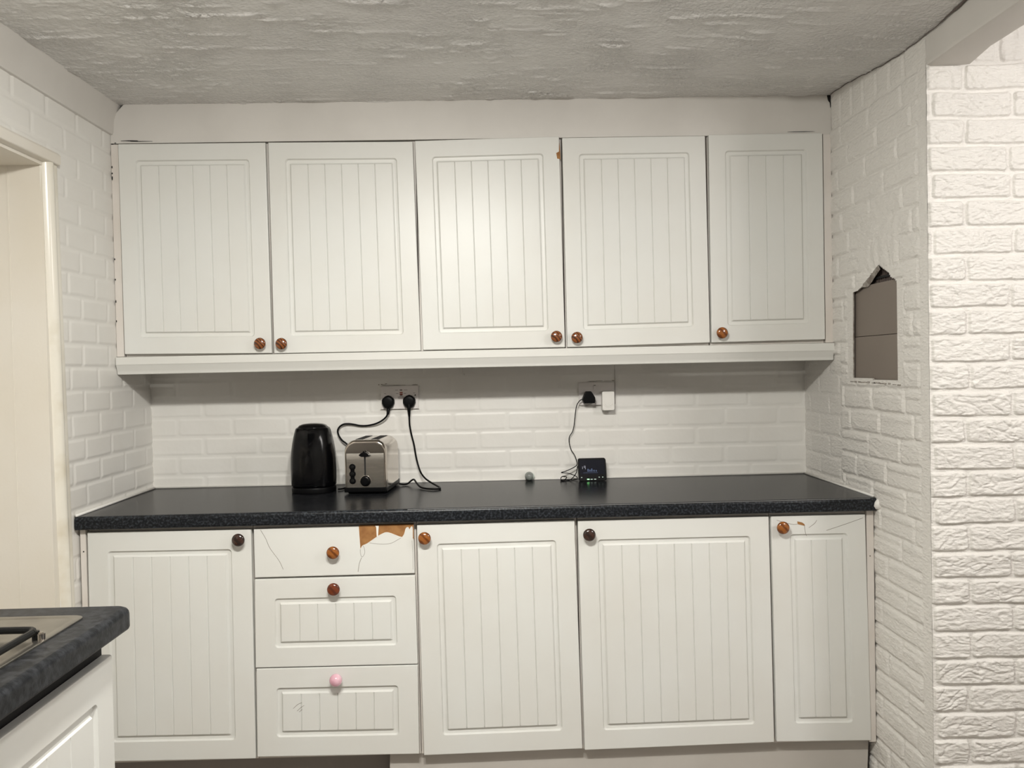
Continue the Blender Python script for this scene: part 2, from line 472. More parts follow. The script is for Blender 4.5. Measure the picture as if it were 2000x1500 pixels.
m.add([(XR - .003, -.519, 1.568), (XR - .003, -.542, 1.581), (XR - .003, -.580, 1.596), (XR - .003, -.641, 1.625), (XR + .004, -.640, 1.612), (XR + .006, -.600, 1.594), (XR + .007, -.575, 1.580), (XR + .006, -.548, 1.566)],
      [(0, 1, 2, 3, 4, 5, 6, 7)])
m.build('hole_edge', M['raw'], side)
m = MB()
for i, (y, z) in enumerate([(-.44, 1.2665), (-.47, 1.266), (-.50, 1.265), (-.52, 1.2655), (-.545, 1.265), (-.57, 1.2655), (-.60, 1.2645), (-.615, 1.265), (-.64, 1.264), (-.655, 1.264), (-.68, 1.2635), (-.71, 1.263), (-.74, 1.262), (-.77, 1.261)]):
    m.box((XR - .0042, y - .012 + .004 * (i % 3), z - .0012 - .0007 * (i % 2)), (XR - .0022, y + .012, z + .0014 + .001 * (i % 3)))
m.build('crack', M['raw'], side)

# front face of the brick pier and the wall running on to the right
us = np.arange(XR - .002, 2.80, .0021); vs = np.arange(0, 2.262, .0021)
U, V = np.meshgrid(us, vs)
kk = nz - 2   # row index of the top full row
longrows = {}
seq = "SLSLLSLSLSLSLSLSLSLSLSLSLSLSLS"
def fj(r):
    k = kk - r
    c = seq[k] if 0 <= k < len(seq) else 'S'
    return ((XR + .1 - .222 if c == 'S' else XR + .002) + .006 * (((r * 37) % 5) / 2 - 1), .222)
b1, j1, row = bricks(U, V, zr, fj, .0065, .010, .0040, 6, .0048)
b3, j3, _ = bricks(U, V, [0, 2.128, 2.32], lambda r: (2.45, .075), .010, .01, .004, 2, .006)
wv = .7 * (fbm(U * 22 + 9 * fbm(U * 9, V * 12, 6), V * 110 + 16 * fbm(U * 10, V * 14, 1), 2, 3) - .44) + .5 * (fbm(U * 90 + 6 * fbm(U * 20, V * 20, 4), V * 150, 3, 2) - .38)
chis = np.abs(fbm(U * 8 + 50, V * 34 + 9 * fbm(U * 6, V * 6, 2), 5, 2) - .4)
zrow = (V - np.array(zr)[row]) / .0732
slope = (zrow - .5) * .004 * (j1 * 2 - .9)
h = b1 * (.0078 + .0030 * (j1 - .4) + wv * .0095 + slope - .0026 * np.exp(-(chis / .02) ** 2) * (j1 > .45))
hs = b3 * .004 + (fbm(U * 55, V * 14, 3, 3) - .44) * .008
h = np.where(V > 2.130, hs, h) * sstep(XR - .003, XR + .005, U) + (fbm(U * 25, V * 25, 5) - .45) * .0015
struct(hf('wall_right', us, vs, h, lambda U, V, H: (U, YC - H, V), M['stone']), 'bright white stone-effect brick wall facing the camera')
m = MB()
m.box((XR + .004, YC + .002, 0), (XR + .09, -.79, ZC + .05)); m.box((XR + .004, -.80, 0), (2.8, YC + .004, ZC + .05)); m.box((2.795, YC - .002, 0), (5.2, -.80, ZC + .05))
struct(m.build('wall_right', M['wall']))
struct(boxmesh((5.1, -4.6, 0), (5.2, -.8, ZC + .05)).build('wall_right', M['wall']))
struct(boxmesh((-.6, -4.7, 0), (5.2, -4.6, ZC + .05)).build('wall_rear', M['wall']))
# cavity behind the side wall
m = MB(); m.box((XR + .30, -.80, 0), (XR + .32, .0, ZC)); m.box((XR + .004, -.02, 0), (XR + .32, .012, ZC))
struct(m.build('wall_right', M['dark']), 'dark back of the cavity behind the hole')
# beam
bx0, bx1, bz = XR, 2.511, 2.124
pr = [(bx0, ZC + .02), (bx0 - .001, bz + .012), (bx0 + .003, bz + .003), (bx0 + .012, bz), (bx1 - .022, bz), (bx1 - .008, bz + .003), (bx1, bz + .012), (bx1 + .004, ZC + .02)]
rs = []
for i in range(26):
    y = -4.58 + (YC + .004 + 4.58) * i / 25 if i < 8 else -3.3 + (YC + .004 + 3.3) * (i - 8) / 17
    if i < 8: y = -4.58 + 1.2 * i / 7
    fl = max(0, (y - YC + .05) / .05) ** 2 * .02
    rs.append([(a + (.0025 * math.sin(y * 9 + b * 30)) + (fl if k in (5, 6, 7) else 0), y, b + .002 * math.sin(y * 7 + a * 20)) for k, (a, b) in enumerate(pr)])
o = struct(MB().rings(rs).build('trim_7', M['trim'], smooth='auto'), 'plastered beam running from the brick pier toward the camera')
# gap line between ceiling and side wall
m = MB()
pts = [(XR - .006, -.30 - .035 * i, ZC - .045 * float(sstep(-.3, -.85, np.array(-.30 - .035 * i))) + .020 * float(sstep(-.95, -1.3, np.array(-.30 - .035 * i))) - .002 + .0015 * math.sin(i * 2.1)) for i in range(32)]
m.tube(pts, lambda u: .0012 + .0028 * max(0, math.sin(u * 9.0 + .4)) * (u > .3), 6, sub=3)
struct(m.build('trim_8', M['grille']), 'dark uneven crack where the ceiling meets the side wall')

# ------------------------------------------------------------------ what shows inside the hole
def boardthing(z0, z1, label, dx):
    t = thing('backing_board', label, 'board', (XR + .01, -.6, z0))
    MB().box((XR + .007 + dx, -.789, z0), (XR + .013 + dx, -.30, z1)).build('panel', M['board'], t, bevel=.001)
boardthing(1.10, 1.4110, 'lower flat taupe board seen through the hole in the side wall', 0)
boardthing(1.4125, 1.573, 'upper flat taupe board seen through the hole, below the dark grille', .002)
t = thing('ribbed_grille', 'dark ribbed grille at the pointed top of the hole', 'grille', (XR + .15, -.6, 1.58))
m = MB()
for i in range(26): m.box((XR + .022, -.788 + .014 * i, 1.56), (XR + .029, -.781 + .014 * i, 1.72))
m.build('rib', M['grille'], t)['kind'] = 'stuff'
m = MB(); m.box((XR + .016, -.788, 1.587), (XR + .022, -.42, 1.594)); m.box((XR + .029, -.788, 1.55), (XR + .031, -.42, 1.73)); m.build('rail', M['dark'], t)


# ================================================================== CUPBOARDS
def rrect(w_, h_, ins, r, y, n=5):
    x0, x1, z0, z1 = ins, w_ - ins, ins, h_ - ins
    pts = []
    for cx, cz, a0 in ((x1 - r, z1 - r, 0), (x0 + r, z1 - r, 90), (x0 + r, z0 + r, 180), (x1 - r, z0 + r, 270)):
        for i in range(n + 1):
            a = math.radians(a0 + 90 * i / n)
            pts.append((cx + r * math.cos(a), y, cz + r * math.sin(a)))
    return pts


def door_mesh(w_, h_, boards, a=.056, flat=False, th=.018):
    m = MB()
    R = [rrect(w_, h_, 0, .002, th), rrect(w_, h_, 0, .002, .004), rrect(w_, h_, .0011, .002, .0012), rrect(w_, h_, .0038, .002, 0)]
    if flat: return m.rings(R)
    g = [(a, 0, .011), (a + .0016, .0026, .010), (a + .0036, .0066, .009), (a + .0120, .0074, .005), (a + .0150, .0070, .003), (a + .0190, .0010, .0006), (a + .0200, .0006, .0005)]
    for ins, d, r in g: R.append(rrect(w_, h_, ins, r, d))
    m.rings(R, True, False)
    x0, x1, z0, z1 = a + .0201, w_ - a - .0201, a + .0201, h_ - a - .0201
    yf = .0006; gw = .0020; gd = .0029
    step = (x1 - x0) / boards
    for i in range(boards):
        p = x0 + step * i + (gw if i else 0); q = x0 + step * (i + 1) - (gw if i < boards - 1 else 0)
        m.add([(p, yf, z0), (q, yf, z0), (q, yf, z1), (p, yf, z1)], [(0, 1, 2, 3)])
        if i < boards - 1:
            c = q + gw
            m.add([(q, yf, z0), (c, yf + gd, z0), (c, yf + gd, z1), (q, yf, z1)], [(0, 1, 2, 3)])
            m.add([(c, yf + gd, z0), (c + gw, yf, z0), (c + gw, yf, z1), (c, yf + gd, z1)], [(0, 1, 2, 3)])
    return m


def warp(m, w_, h_, quad, y):
    tl, tr, br, bl = quad
    def fn(x, d, z):
        u = x / w_; v = z / h_
        X = (bl[0] * (1 - u) + br[0] * u) * (1 - v) + (tl[0] * (1 - u) + tr[0] * u) * v
        Z = (bl[1] * (1 - u) + br[1] * u) * (1 - v) + (tl[1] * (1 - u) + tr[1] * u) * v
        return (X, y + d, Z)
    return m.map(fn)


def knob(x, z, y, material, parent, kind='round', label=None):
    if kind == 'ball':
        pf = [(.008, 0), (.008, .006), (.007, .010)] + [(.0195 * math.cos(a), .027 + .0180 * math.sin(a)) for a in np.linspace(-1.15, 1.5, 14)]
    else:
        pf = [(.010, 0), (.010, .003), (.0075, .007), (.0078, .012), (.013, .016), (.0180, .0190), (.0196, .0225), (.0192, .0255), (.0165, .0285), (.011, .0305), (.004, .0315), (.0003, .0317)]
    e = MB().lathe(pf, (x, y, z), 'y', 32)
    # origin at the knob for its own grain
    k = e.build('knob', material, parent, smooth=True)
    me = k.data
    off = Vector((x, y, z)); q = parent
    while q is not None: off = off - q.location; q = q.parent
    me.transform(Matrix.Translation(-off)); k.location = off
    if label: k['label'] = label
    return k


UPQ = [[(-0.025, 2.117), (0.47, 2.115), (0.474, 1.401), (-0.023, 1.407)], [(0.479, 2.115), (0.968, 2.111), (0.98, 1.399), (0.481, 1.4)],
       [(0.975, 2.113), (1.467, 2.121), (1.474, 1.401), (0.987, 1.401)], [(1.477, 2.116), (1.968, 2.116), (1.974, 1.407), (1.481, 1.401)],
       [(1.98, 2.119), (2.374, 2.12), (2.374, 1.41), (1.979, 1.407)]]
UPX = [(-.0245, .474), (.476, .974), (.978, 1.474), (1.478, 1.974), (1.978, 2.376)]
UPL = ['white wall cupboard at the left end, beside the left wall, knob at its lower right',
       'white wall cupboard second from the left, above the kettle, knob at its lower left',
       'middle white wall cupboard with a chipped upper right corner on its door',
       'white wall cupboard fourth from the left, directly above the smart meter display',
       'narrow white wall cupboard at the right end, next to the brick wall']
UPK = [(.44, 1.434), (.512, 1.432), (1.443, 1.438), (1.513, 1.433), (2.01, 1.439)]
for i in range(5):
    x0, x1 = UPX[i]
    t = thing('wall_cabinet', UPL[i], 'cupboard', ((x0 + x1) / 2, -.14, 1.398), 'white wall cupboards in a row over the worktop')
    m = MB().box((x0, YU + .021, 1.399), (x1, -.006, 2.116))
    m.build('cabinet_body', M['carcass'], t)
    w_ = x1 - x0 - .004; h_ = .714
    d = warp(door_mesh(w_, h_, 4 if i == 4 else 6), w_, h_, UPQ[i], YU).build('door', M['door'], t, smooth='auto')
    knob(UPK[i][0], UPK[i][1], YU, M['wood_orange' if i == 4 else 'wood_stripe'], d)
    if i == 2:
        m = MB(); m.prism([(1.4672, 2.100), (1.4655, 2.069), (1.456, 2.064), (1.459, 2.045), (1.4702, 2.043), (1.4694, 2.07)], lambda a, b, q: (a, q, b), YU - .0005, YU + .002)
        m.build('chipped_patch', M['mdf'], d)
    if i == 0:
        f = MB().box((XL + .002, YU + .008, 1.399), (-.0275, YU + .026, 2.117)).build('filler_strip', M['carcass'], t, bevel=.001)
        for k, (z, h_) in enumerate(((2.041, .006), (2.020, .004), (2.004, .009), (1.730, .004), (1.661, .0045), (1.587, .006), (1.520, .0045))):
            m = MB(); blot(m, XL + .0045, z, .0022, h_, YU + .0072, 60 + k); m.build('gap_mark', M['dark'], f)  # dark blots stand in for the shaded gaps between filler and left wall
    if i == 4:
        MB().box((2.3785, YU + .008, 1.399), (XR - .002, YU + .026, 2.117)).build('filler_strip', M['carcass'], t, bevel=.001)

# pelmet under the wall cupboards
t = thing('pelmet', 'long white pelmet strip running under all the wall cupboards', 'pelmet', (1.18, YU, 1.338))
pr = [(YU + .022, 1.3975), (YU - .004, 1.3975), (YU - .006, 1.395), (YU - .006, 1.372), (YU - .003, 1.368), (YU + .004, 1.352), (YU + .006, 1.341), (YU + .009, 1.338), (YU + .022, 1.338)]
m = MB().prism(pr, lambda a, b, d: (d, a, b), XL + .003, XR - .004)
m.build('moulding', M['pelmet'], t, bevel=.0008)
tag(MB().tube([(1.108, -.01, 1.345), (1.108, -.012, 1.325), (1.110, -.015, 1.318), (1.118, -.02, 1.312)], .0028, 8).build('cable_clip', M['plugw'], smooth=True),
    'tiny white clip hanging on the back wall just under the pelmet', 'clip')

# base units -----------------------------------------------------------------
BQ = {'a': [(-0.023, 0.860), (0.474, 0.857), (0.470, 0.148), (-0.028, 0.153)],
      'c': [(0.980, 0.858), (1.467, 0.861), (1.478, 0.148), (0.986, 0.142)],
      'd': [(1.476, 0.859), (2.071, 0.858), (2.078, 0.15), (1.484, 0.143)],
      'e': [(2.077, 0.858), (2.373, 0.857), (2.384, 0.146), (2.085, 0.151)]}
BX = {'a': (-.026, .474), 'b': (.476, .976), 'c': (.978, 1.474), 'd': (1.477, 2.075), 'e': (2.077, 2.380)}
BL = {'a': ('white base cupboard at the left end, partly behind the near worktop, dark round knob', 6, (.441, .829), 'wood_dark'),
      'c': ('white base cupboard just right of the three drawers, orange-brown knob', 6, (1.005, .820), 'wood_orange'),
      'd': ('widest white base cupboard with eight door boards and a dark brown knob', 8, (1.509, .818), 'wood_dark'),
      'e': ('narrow white base cupboard at the right end with a cracked door top', 3, (2.107, .825), 'wood_orange')}
KL = {'a': 'dark brown knob', 'd': 'dark brown knob'}
BODY_TOP = .8685


def body(x0, x1, t):
    m = MB().box((x0, YB + .021, .140), (x1, -.04, BODY_TOP))
    m.build('cabinet_body', M['carcass'], t)


def cable_line(pts, r, y): return [(a, y, b) for a, b in pts]


for key in 'acde':
    lab, nb, kp, km = BL[key]; x0, x1 = BX[key]
    t = thing('base_cabinet', lab, 'cupboard', ((x0 + x1) / 2, -.3, 0), 'white base cupboards under the long worktop')
    body(x0, x1, t)
    w_ = x1 - x0 - .004; h_ = .714
    d = warp(door_mesh(w_, h_, nb, a=.060 if key != 'e' else .058), w_, h_, BQ[key], YB).build('door', M['door'], t, smooth='auto')
    knob(kp[0], kp[1], YB, M[km], d, label=KL.get(key))
    m = MB()
    if key in 'ae':
        for zz in (.155,):
            pass
    if key == 'a':
        MB().box((-.0465, YB + .005, .140), (-.0295, YB + .030, .867)).build('filler_strip', M['carcass'], t, bevel=.0008)
        MB().lathe([(.0022, 0), (.0022, .0008)], (-.037, YB + .0052, .800), 'y', 10).build('screw_hole', M['dark'], t)
    if key == 'e':
        MB().box((2.3785, YB + .005, .140), (2.4005, YB + .030, .867)).build('filler_strip', M['carcass'], t, bevel=.0008)
        MB().lathe([(.0022, 0), (.0022, .0008)], (2.388, YB + .0052, .725), 'y', 10).build('screw_hole', M['crack'], t)
        m = MB(); m.prism([(2.159, .840), (2.160, .831), (2.183, .825), (2.181, .831), (2.174, .836)], lambda a, b, q: (a, q, b), YB - .0005, YB + .002)
        m.build('chipped_patch', M['mdf'], d)
        for pts in ([(2.095, .845), (2.116, .838), (2.144, .831), (2.159, .831)], [(2.181, .827), (2.184, .805), (2.187, .794)],
                    [(2.250, .809), (2.308, .827), (2.366, .846)], [(2.195, .819), (2.213, .832), (2.220, .842)]):
            MB().tube(cable_line(pts, 0, YB), .0006, 6).build('crack', M['crack'], d)


t = thing('drawer_unit', 'white unit of three drawers below the kettle and toaster', 'drawers', (.726, -.3, 0))
body(.476, .976, t)
DQ = [[(0.481, 0.858), (0.971, 0.860), (0.971, 0.708), (0.481, 0.707)], [(0.480, 0.702), (0.972, 0.702), (0.974, 0.427), (0.476, 0.429)],
      [(0.478, 0.426), (0.974, 0.424), (0.972, 0.147), (0.474, 0.153)]]
DK = [((.726, .783), 'wood_orange', None, 'top drawer front, flat, with torn foil showing brown board'), ((.725, .671), 'wood_red', 'reddish brown knob', 'middle drawer front with a grooved panel'),
      ((.726, .394), 'pink', 'pink ball-shaped knob', 'bottom drawer front with a pink knob')]
for i in range(3):
    q = DQ[i]; w_ = .49; h_ = q[0][1] - q[3][1]
    d = warp(door_mesh(w_, h_, 6, a=.060, flat=(i == 0)), w_, h_, q, YB).build('drawer', M['door'], t, smooth='auto')
    d['label'] = DK[i][3]
    knob(DK[i][0][0], DK[i][0][1], YB, M[DK[i][1]], d, 'ball' if i == 2 else 'round', DK[i][2])
    if i == 0:
        P = lambda a, b, q: (a, q, b)
        m = MB()
        m.prism([(.8025, .8575), (.8055, .788), (.813, .798), (.827, .804), (.859, .825), (.859, .8575)], P, YB - .0005, YB + .002)
        m.prism([(.859, .8575), (.859, .825), (.874, .833), (.887, .837), (.903, .833), (.910, .829), (.934, .821), (.942, .832), (.947, .848), (.954, .852), (.958, .844), (.963, .853), (.9665, .850), (.967, .819), (.9705, .813), (.9705, .8585)], P, YB - .0005, YB + .002)
        m.box((.803, YB, .8570), (.9705, YB + .016, .8602))
        m.build('bare_patch', M['mdf'], d)['label'] = 'patch of bare brown board where the foil has torn'
        m = MB()
        m.prism([(.853, .8585), (.864, .8585), (.861, .826), (.857, .824), (.856, .854)], P, YB - .0011, YB + .001)
        m.tube(cable_line([(.8062, .787), (.813, .798), (.827, .804), (.859, .825), (.874, .833), (.887, .837), (.903, .833), (.934, .821), (.942, .832), (.947, .848), (.954, .851), (.958, .844), (.963, .852), (.9668, .850), (.967, .819)], 0, YB), .0009, 6, sub=3)
        m.tube(cable_line([(.8022, .857), (.8055, .788)], 0, YB), .0009, 6)
        m.build('torn_foil', M['edgewhite'], d)
        m = MB()
        for pts, r in (([(.503, .854), (.518, .827), (.530, .798), (.557, .758), (.569, .731)], .0006), ([(.8055, .787), (.8065, .772), (.811, .763), (.819, .775), (.818, .790), (.814, .799)], .0005),
                       ([(.809, .761), (.802, .744), (.797, .718)], .0007), ([(.835, .806), (.855, .803), (.879, .801), (.902, .804), (.931, .819)], .0005), ([(.965, .81), (.966, .77), (.966, .72)], .0004)):
            MB().tube(cable_line(pts, 0, YB), r, 6).build('crack', M['crack'], d)
    if i == 2:
        m = MB()
        for pts in ([(.588, .300), (.602, .312), (.615, .318)], [(.600, .292), (.612, .303), (.622, .309)], [(.606, .289), (.616, .297)]):
            MB().tube(cable_line(pts, 0, YB + .0006), .0006, 6).build('scratch', M['crack'], d)

# plinths
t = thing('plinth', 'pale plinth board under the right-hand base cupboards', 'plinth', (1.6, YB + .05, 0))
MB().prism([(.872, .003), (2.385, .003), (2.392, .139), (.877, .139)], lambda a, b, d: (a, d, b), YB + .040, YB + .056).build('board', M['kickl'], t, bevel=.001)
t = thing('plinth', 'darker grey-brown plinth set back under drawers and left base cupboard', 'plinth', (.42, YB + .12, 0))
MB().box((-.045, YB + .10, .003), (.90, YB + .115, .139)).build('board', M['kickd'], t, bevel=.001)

# long worktop
t = thing('worktop', 'long black speckled worktop with a rounded front edge', 'worktop', (1.18, -.3, .87))
def tops(m, x0, x1, yf, yb, z0=.870, z1=WT):
    n = 5; r = .011
    pr = []
    for i in range(n + 1):
        a = PI / 2 + PI / 2 * i / n
        pr.append((yf + r + r * math.cos(a), z1 - r + r * math.sin(a)))
    pr += [(yf, z0 + .006), (yf + .002, z0 + .001), (yf + .004, z0), (yb, z0), (yb, z1)]
    k = len(pr)
    vs = [(x0, a, b) for a, b in pr] + [(x1, a, b) for a, b in pr]
    for i in range(k):
        j = (i + 1) % k
        m.add([vs[i], vs[j], vs[k + j], vs[k + i]], [(0, 1, 2, 3)], 1 if i < n + 2 else 0)
    m.add(vs[:k], [list(range(k))], 1); m.add(vs[k:], [list(range(k))[::-1]], 1)
m = MB(); tops(m, XL + .004, XR - .007, -.620, -.0035)
m.build('slab', [M['top'], M['edge']], t, smooth='auto')
m = MB(); m.tube([(.955, -.6195, .9085), (1.5, -.6195, .9085), (2.38, -.6195, .9085)], .0009, 6, sub=2)  # pale line paints the highlight along the worktop's front edge
m.build('edge_highlight_line', mat('edge_highlight', (.22, .22, .22, 1), .4), t)
# sealant where worktop meets the walls
(MB().tube([(XL + .007, -.615, .9135), (XL + .007, -.01, .9135)], .0042, 8).tube([(XL + .007, -.0065, .9125), (XR - .01, -.0065, .9125)], .0035, 8).tube([(XR - .0085, -.01, .9125), (XR - .0085, -.60, .9125)], .0035, 8).build('sealant_bead', M['wall'], t, smooth=True))
(MB().lathe([(.010, -.018), (.016, -.008), (.013, .004), (.006, .012)], (XR - .001, -.618, .893), 'z', 9).build('filler_blob', M['wall'], t, smooth=True))

# ------------------------------------------------------------------ near peninsula (lower left)
PX, PY = .548, -1.632
t = thing('worktop', 'near black speckled worktop with a rounded corner, lower left, holding the hob', 'worktop', (.25, -2.3, .87))
m = MB()
out = [(XL + .002, PY)]
for i in range(9):
    a = PI / 2 - PI / 2 * i / 8
    out.append((PX - .03 + .03 * math.cos(a), PY - .03 + .03 * math.sin(a)))
out += [(PX, -3.1), (XL + .002, -3.1)]
def ringat(ins, z):
    r = max(.03 - ins, .004); p = [(XL + .002, PY - ins, z)]
    for i in range(9):
        a = PI / 2 - PI / 2 * i / 8
        p.append((PX - ins - r + r * math.cos(a), PY - ins - r + r * math.sin(a), z))
    return p + [(PX - ins, -3.1, z), (XL + .002, -3.1, z)]
m.rings([ringat(.004, .870), ringat(.0015, .8715), ringat(0, .875)], True, False, 1)
m.rings([ringat(0, .875), ringat(0, WT - .012), ringat(.001, WT - .007), ringat(.004, WT - .003), ringat(.009, WT - .0006), ringat(.012, WT)], False, False, 1)
m.rings([ringat(.012, WT), ringat(.0125, WT)], False, True, 1)
m.build('slab', [M['top'], mat('worktop_slate', (.009, .010, .012, 1), .36, spec=.15, col2=(.036, .038, .043, 1), scale=70, ramp=(.42, .74), detail=5, bump=.15, bscale=200)], t, smooth='auto')

t = thing('base_cabinet', 'white base cupboard under the near worktop, seen at an angle at lower left', 'cupboard', (.25, -2.0, 0))
MB().box((XL + .004, -2.29, .12), (.499, -1.665, .868)).build('cabinet_body', M['dark'], t)  # body coloured near-black to paint the shadow in the gap under the worktop
dm = door_mesh(.62, .69, 6, a=.064)
def pf(x, d, z): return (.522 - d, -1.672 - (.62 - x), .140 + z)
dm.map(pf); dm.build('door', M['door'], t, smooth='auto')
MB().box((XL + .004, -2.29, .003), (.46, -1.70, .12)).build('plinth_board', M['kickl'], t)
MB().box((XL + .004, -1.6655, .12), (.499, -1.650, .822)).build('side_panel', M['carcass'], t)

t = thing('gas_hob', 'stainless steel hob plate set in the near worktop, lower left', 'hob', (.25, -2.0, WT))
m = MB()
def hr(ins, z): return [(x + 0, y, z) for x, _, y in [(p[0] - .055 + .0, 0, -1.708 - .50 + p[2]) for p in rrect(.55, .50, ins, .02, 0)]]
m.rings([hr(0, WT + .0003), hr(0, WT + .0025), hr(.002, WT + .0035), hr(.010, WT + .0030), hr(.014, WT + .0018), hr(.016, WT + .0018)])
m.build('hob_plate', M['hob'], t, smooth='auto')
m = MB()
for (a, b) in (((.455, -1.838), (.18, -1.838)), ((.477, -1.856), (.477, -2.14)), ((.18, -2.15), (.46, -2.15)), ((.16, -1.85), (.16, -2.14)), ((.318, -1.84), (.318, -1.93)), ((.477, -2.0), (.39, -2.0))):
    m.tube([(a[0], a[1], WT + .0165), (b[0], b[1], WT + .0165)], .0058, 10)
m.tube([(.455, -1.838, WT + .0165), (.470, -1.841, WT + .0165), (.477, -1.856, WT + .0165)], .0058, 10)
for x, y in ((.476, -1.842), (.476, -2.14), (.162, -1.842), (.162, -2.14)): m.tube([(x, y, WT + .001), (x, y, WT + .016)], .006, 8)
m.build('pan_support', M['iron'], t, smooth='auto')
MB().lathe([(.045, 0), (.045, .006), (.03, .010), (.003, .011)], (.318, -2.0, WT + .0018), 'z', 28).build('burner', M['iron'], t, smooth='auto')
MB().lathe([(.006, 0), (.006, .010), (.003, .012)], (.487, -1.846, WT + .003), 'z', 14).build('stud', M['chrome'], t, smooth='auto')

# ================================================================== THINGS ON THE WORKTOP
# kettle
kx, ky = .582, -.180
t = thing('kettle', 'tall glossy black plastic kettle on the long worktop, left of the toaster', 'kettle', (kx, ky, WT))
def kring(z, r, sx=1., sy=1., spout=0., n=48, p=2.4):
    out = []
    for i in range(n):
        a = 2 * PI * i / n; c, s_ = math.cos(a), math.sin(a)
        k = (abs(c) ** p + abs(s_) ** p) ** (-1 / p)
        x = r * sx * k * c; y = r * sy * k * s_
        if spout:
            g = max(0, 1 - abs(x) / (.022 * (spout / .02 + .10)))
            if s_ < 0: y -= spout * g
        out.append((kx + x, ky + y, WT + z))
    return out
MB().rings([kring(.0005, .074), kring(.003, .076), kring(.015, .0765), kring(.020, .0745), kring(.022, .070)]).build('power_base', M['rubber'], t, smooth='auto')
prof = [(.022, .0735, 0), (.026, .0768, 0), (.045, .0782, 0), (.09, .0786, 0), (.125, .0775, .000), (.150, .0750, .003), (.175, .0712, .012), (.195, .0672, .022), (.212, .0628, .030), (.222, .0600, .032), (.227, .0575, .029), (.2285, .0540, .012), (.225, .0525, 0.)]
MB().rings([kring(z, r, 1, .98, s) for z, r, s in prof]).build('kettle_body', M['black'], t, smooth='auto')
MB().rings([kring(.224, .052), kring(.230, .0515), kring(.236, .046), kring(.2405, .034), kring(.2425, .016), kring(.243, .002)]).build('lid', M['black'], t, smooth='auto')
MB().tube([(kx + .01, ky + .055, WT + .222), (kx + .015, ky + .092, WT + .222), (kx + .018, ky + .112, WT + .20), (kx + .018, ky + .115, WT + .15), (kx + .016, ky + .105, WT + .09), (kx + .01, ky + .078, WT + .055)], .010, 12).build('handle', M['black'], t, smooth=True)
MB().box((kx - .045, ky - .0785, WT + .030), (kx + .045, ky - .0765, WT + .0312)).build('seam', M['rubber'], t)

# toaster
t = thing('toaster', 'two-slot brushed steel toaster with black base, right of the kettle', 'toaster', (.787, -.160, WT))
t.rotation_euler = (0, 0, math.radians(-4.5))
W2, D2, Z0, Z1 = .0735, .1145, .020, .186
def tsec(w2, z0, z1, r, n=8):
    p = [(-w2, z0), (w2, z0)]
    for i in range(n + 1):
        a = PI / 2 * i / n; p.append((w2 - r + r * math.cos(a), z1 - r + r * math.sin(a)))
    for i in range(n + 1):
        a = PI / 2 + PI / 2 * i / n; p.append((-w2 + r + r * math.cos(a), z1 - r + r * math.sin(a)))
    return p
# shell: bent sheet with rounded shoulders; pinched ends
def tr(y, s, dz=0): return [(a * s, y, b - dz if b > .1 else b) for a, b in tsec(W2, Z0, Z1, .040)]
MB().rings([tr(-D2, .93, .010), tr(-D2 + .002, .965, .005), tr(-D2 + .010, .995, .001), tr(-D2 + .02, 1), tr(D2 - .02, 1), tr(D2 - .010, .995, .001), tr(D2 - .002, .965, .005), tr(D2, .93, .010)]).build('shell', M['chrome'], t, smooth='auto', local=True)
# front panel: flat below, leaning back above the lever, rounded top corners
rs = []
for z in [Z0 + .003, .04, .07, .10, .118, .128, .136, .143, .149, .154, .158, .161, .1635, .165]:
    k = max(0, z - (.165 - .020)); hw = W2 * .90 - (.020 - math.sqrt(max(0, .020 ** 2 - k * k)))
    yb = -D2 - .003 + (max(0, z - .118) / .047) ** 1.8 * .011
    rs.append([(-hw, yb + .0015, z), (-hw + .0015, yb, z), (hw - .0015, yb, z), (hw, yb + .0015, z), (hw, -D2 + .014, z), (-hw, -D2 + .014, z)])
MB().rings(rs).build('front_panel', M['steel'], t, smooth='auto', local=True)
m = MB()
m.box((-W2 - .001, -D2 - .004, .006), (W2 + .001, D2 + .004, .0235)); m.box((-W2 + .010, -D2 + .006, .0008), (W2 - .010, D2 - .006, .008))
m.build('plinth_base', M['rubber'], t, bevel=.003, local=True)
for sx in (-.027, .027):
    m = MB(); m.box((sx - .013, -.080, Z1 - .006), (sx + .013, .080, Z1 + .0006)); m.build('slot', M['dark'], t, bevel=.0005, local=True)
yf = -D2 - .003
MB().box((-.0025, yf - .0006, .062), (.0025, yf + .003, .134)).build('lever_track', M['dark'], t, local=True)
m = MB(); P2 = lambda a, b, d: (a, d, b)
m.prism([(-.017, .134), (-.017, .137), (-.010, .143), (-.004, .145), (-.002, .149), (0, .1505), (.002, .149), (.004, .145), (.010, .143), (.017, .137), (.017, .134), (.008, .130), (-.008, .130)], P2, yf - .017, yf - .002)
m.box((-.002, yf - .004, .134), (.002, yf + .002, .142))
m.build('lever', M['rubber'], t, bevel=.001, local=True)
MB().lathe([(.018, 0), (.018, .003), (.0155, .005), (.0145, .014), (.012, .016), (.001, .0165)], (0.001, yf, .0455), 'y', 28).build('browning_dial', M['rubber'], t, smooth='auto', local=True)
MB().lathe([(.0193, 0), (.0193, .0015), (.018, .002)], (0.001, yf, .0455), 'y', 28).build('dial_ring', M['chrome'], t, smooth='auto', local=True)
m = MB()
for z in (.094, .070, .046): m.lathe([(.0110, 0), (.0110, .0025), (.010, .0035)], (-.044, yf, z), 'y', 24)
m.box((-.051, yf - .002, .046), (-.037, yf, .094))
m.build('button_panel', M['rubber'], t, local=True)
for z in (.094, .070, .046):
    MB().lathe([(.0065, .003), (.0065, .006), (.005, .0072), (.0005, .0075)], (-.044, yf, z), 'y', 20).build('button', M['iron'], t, smooth='auto', local=True)
m = MB()
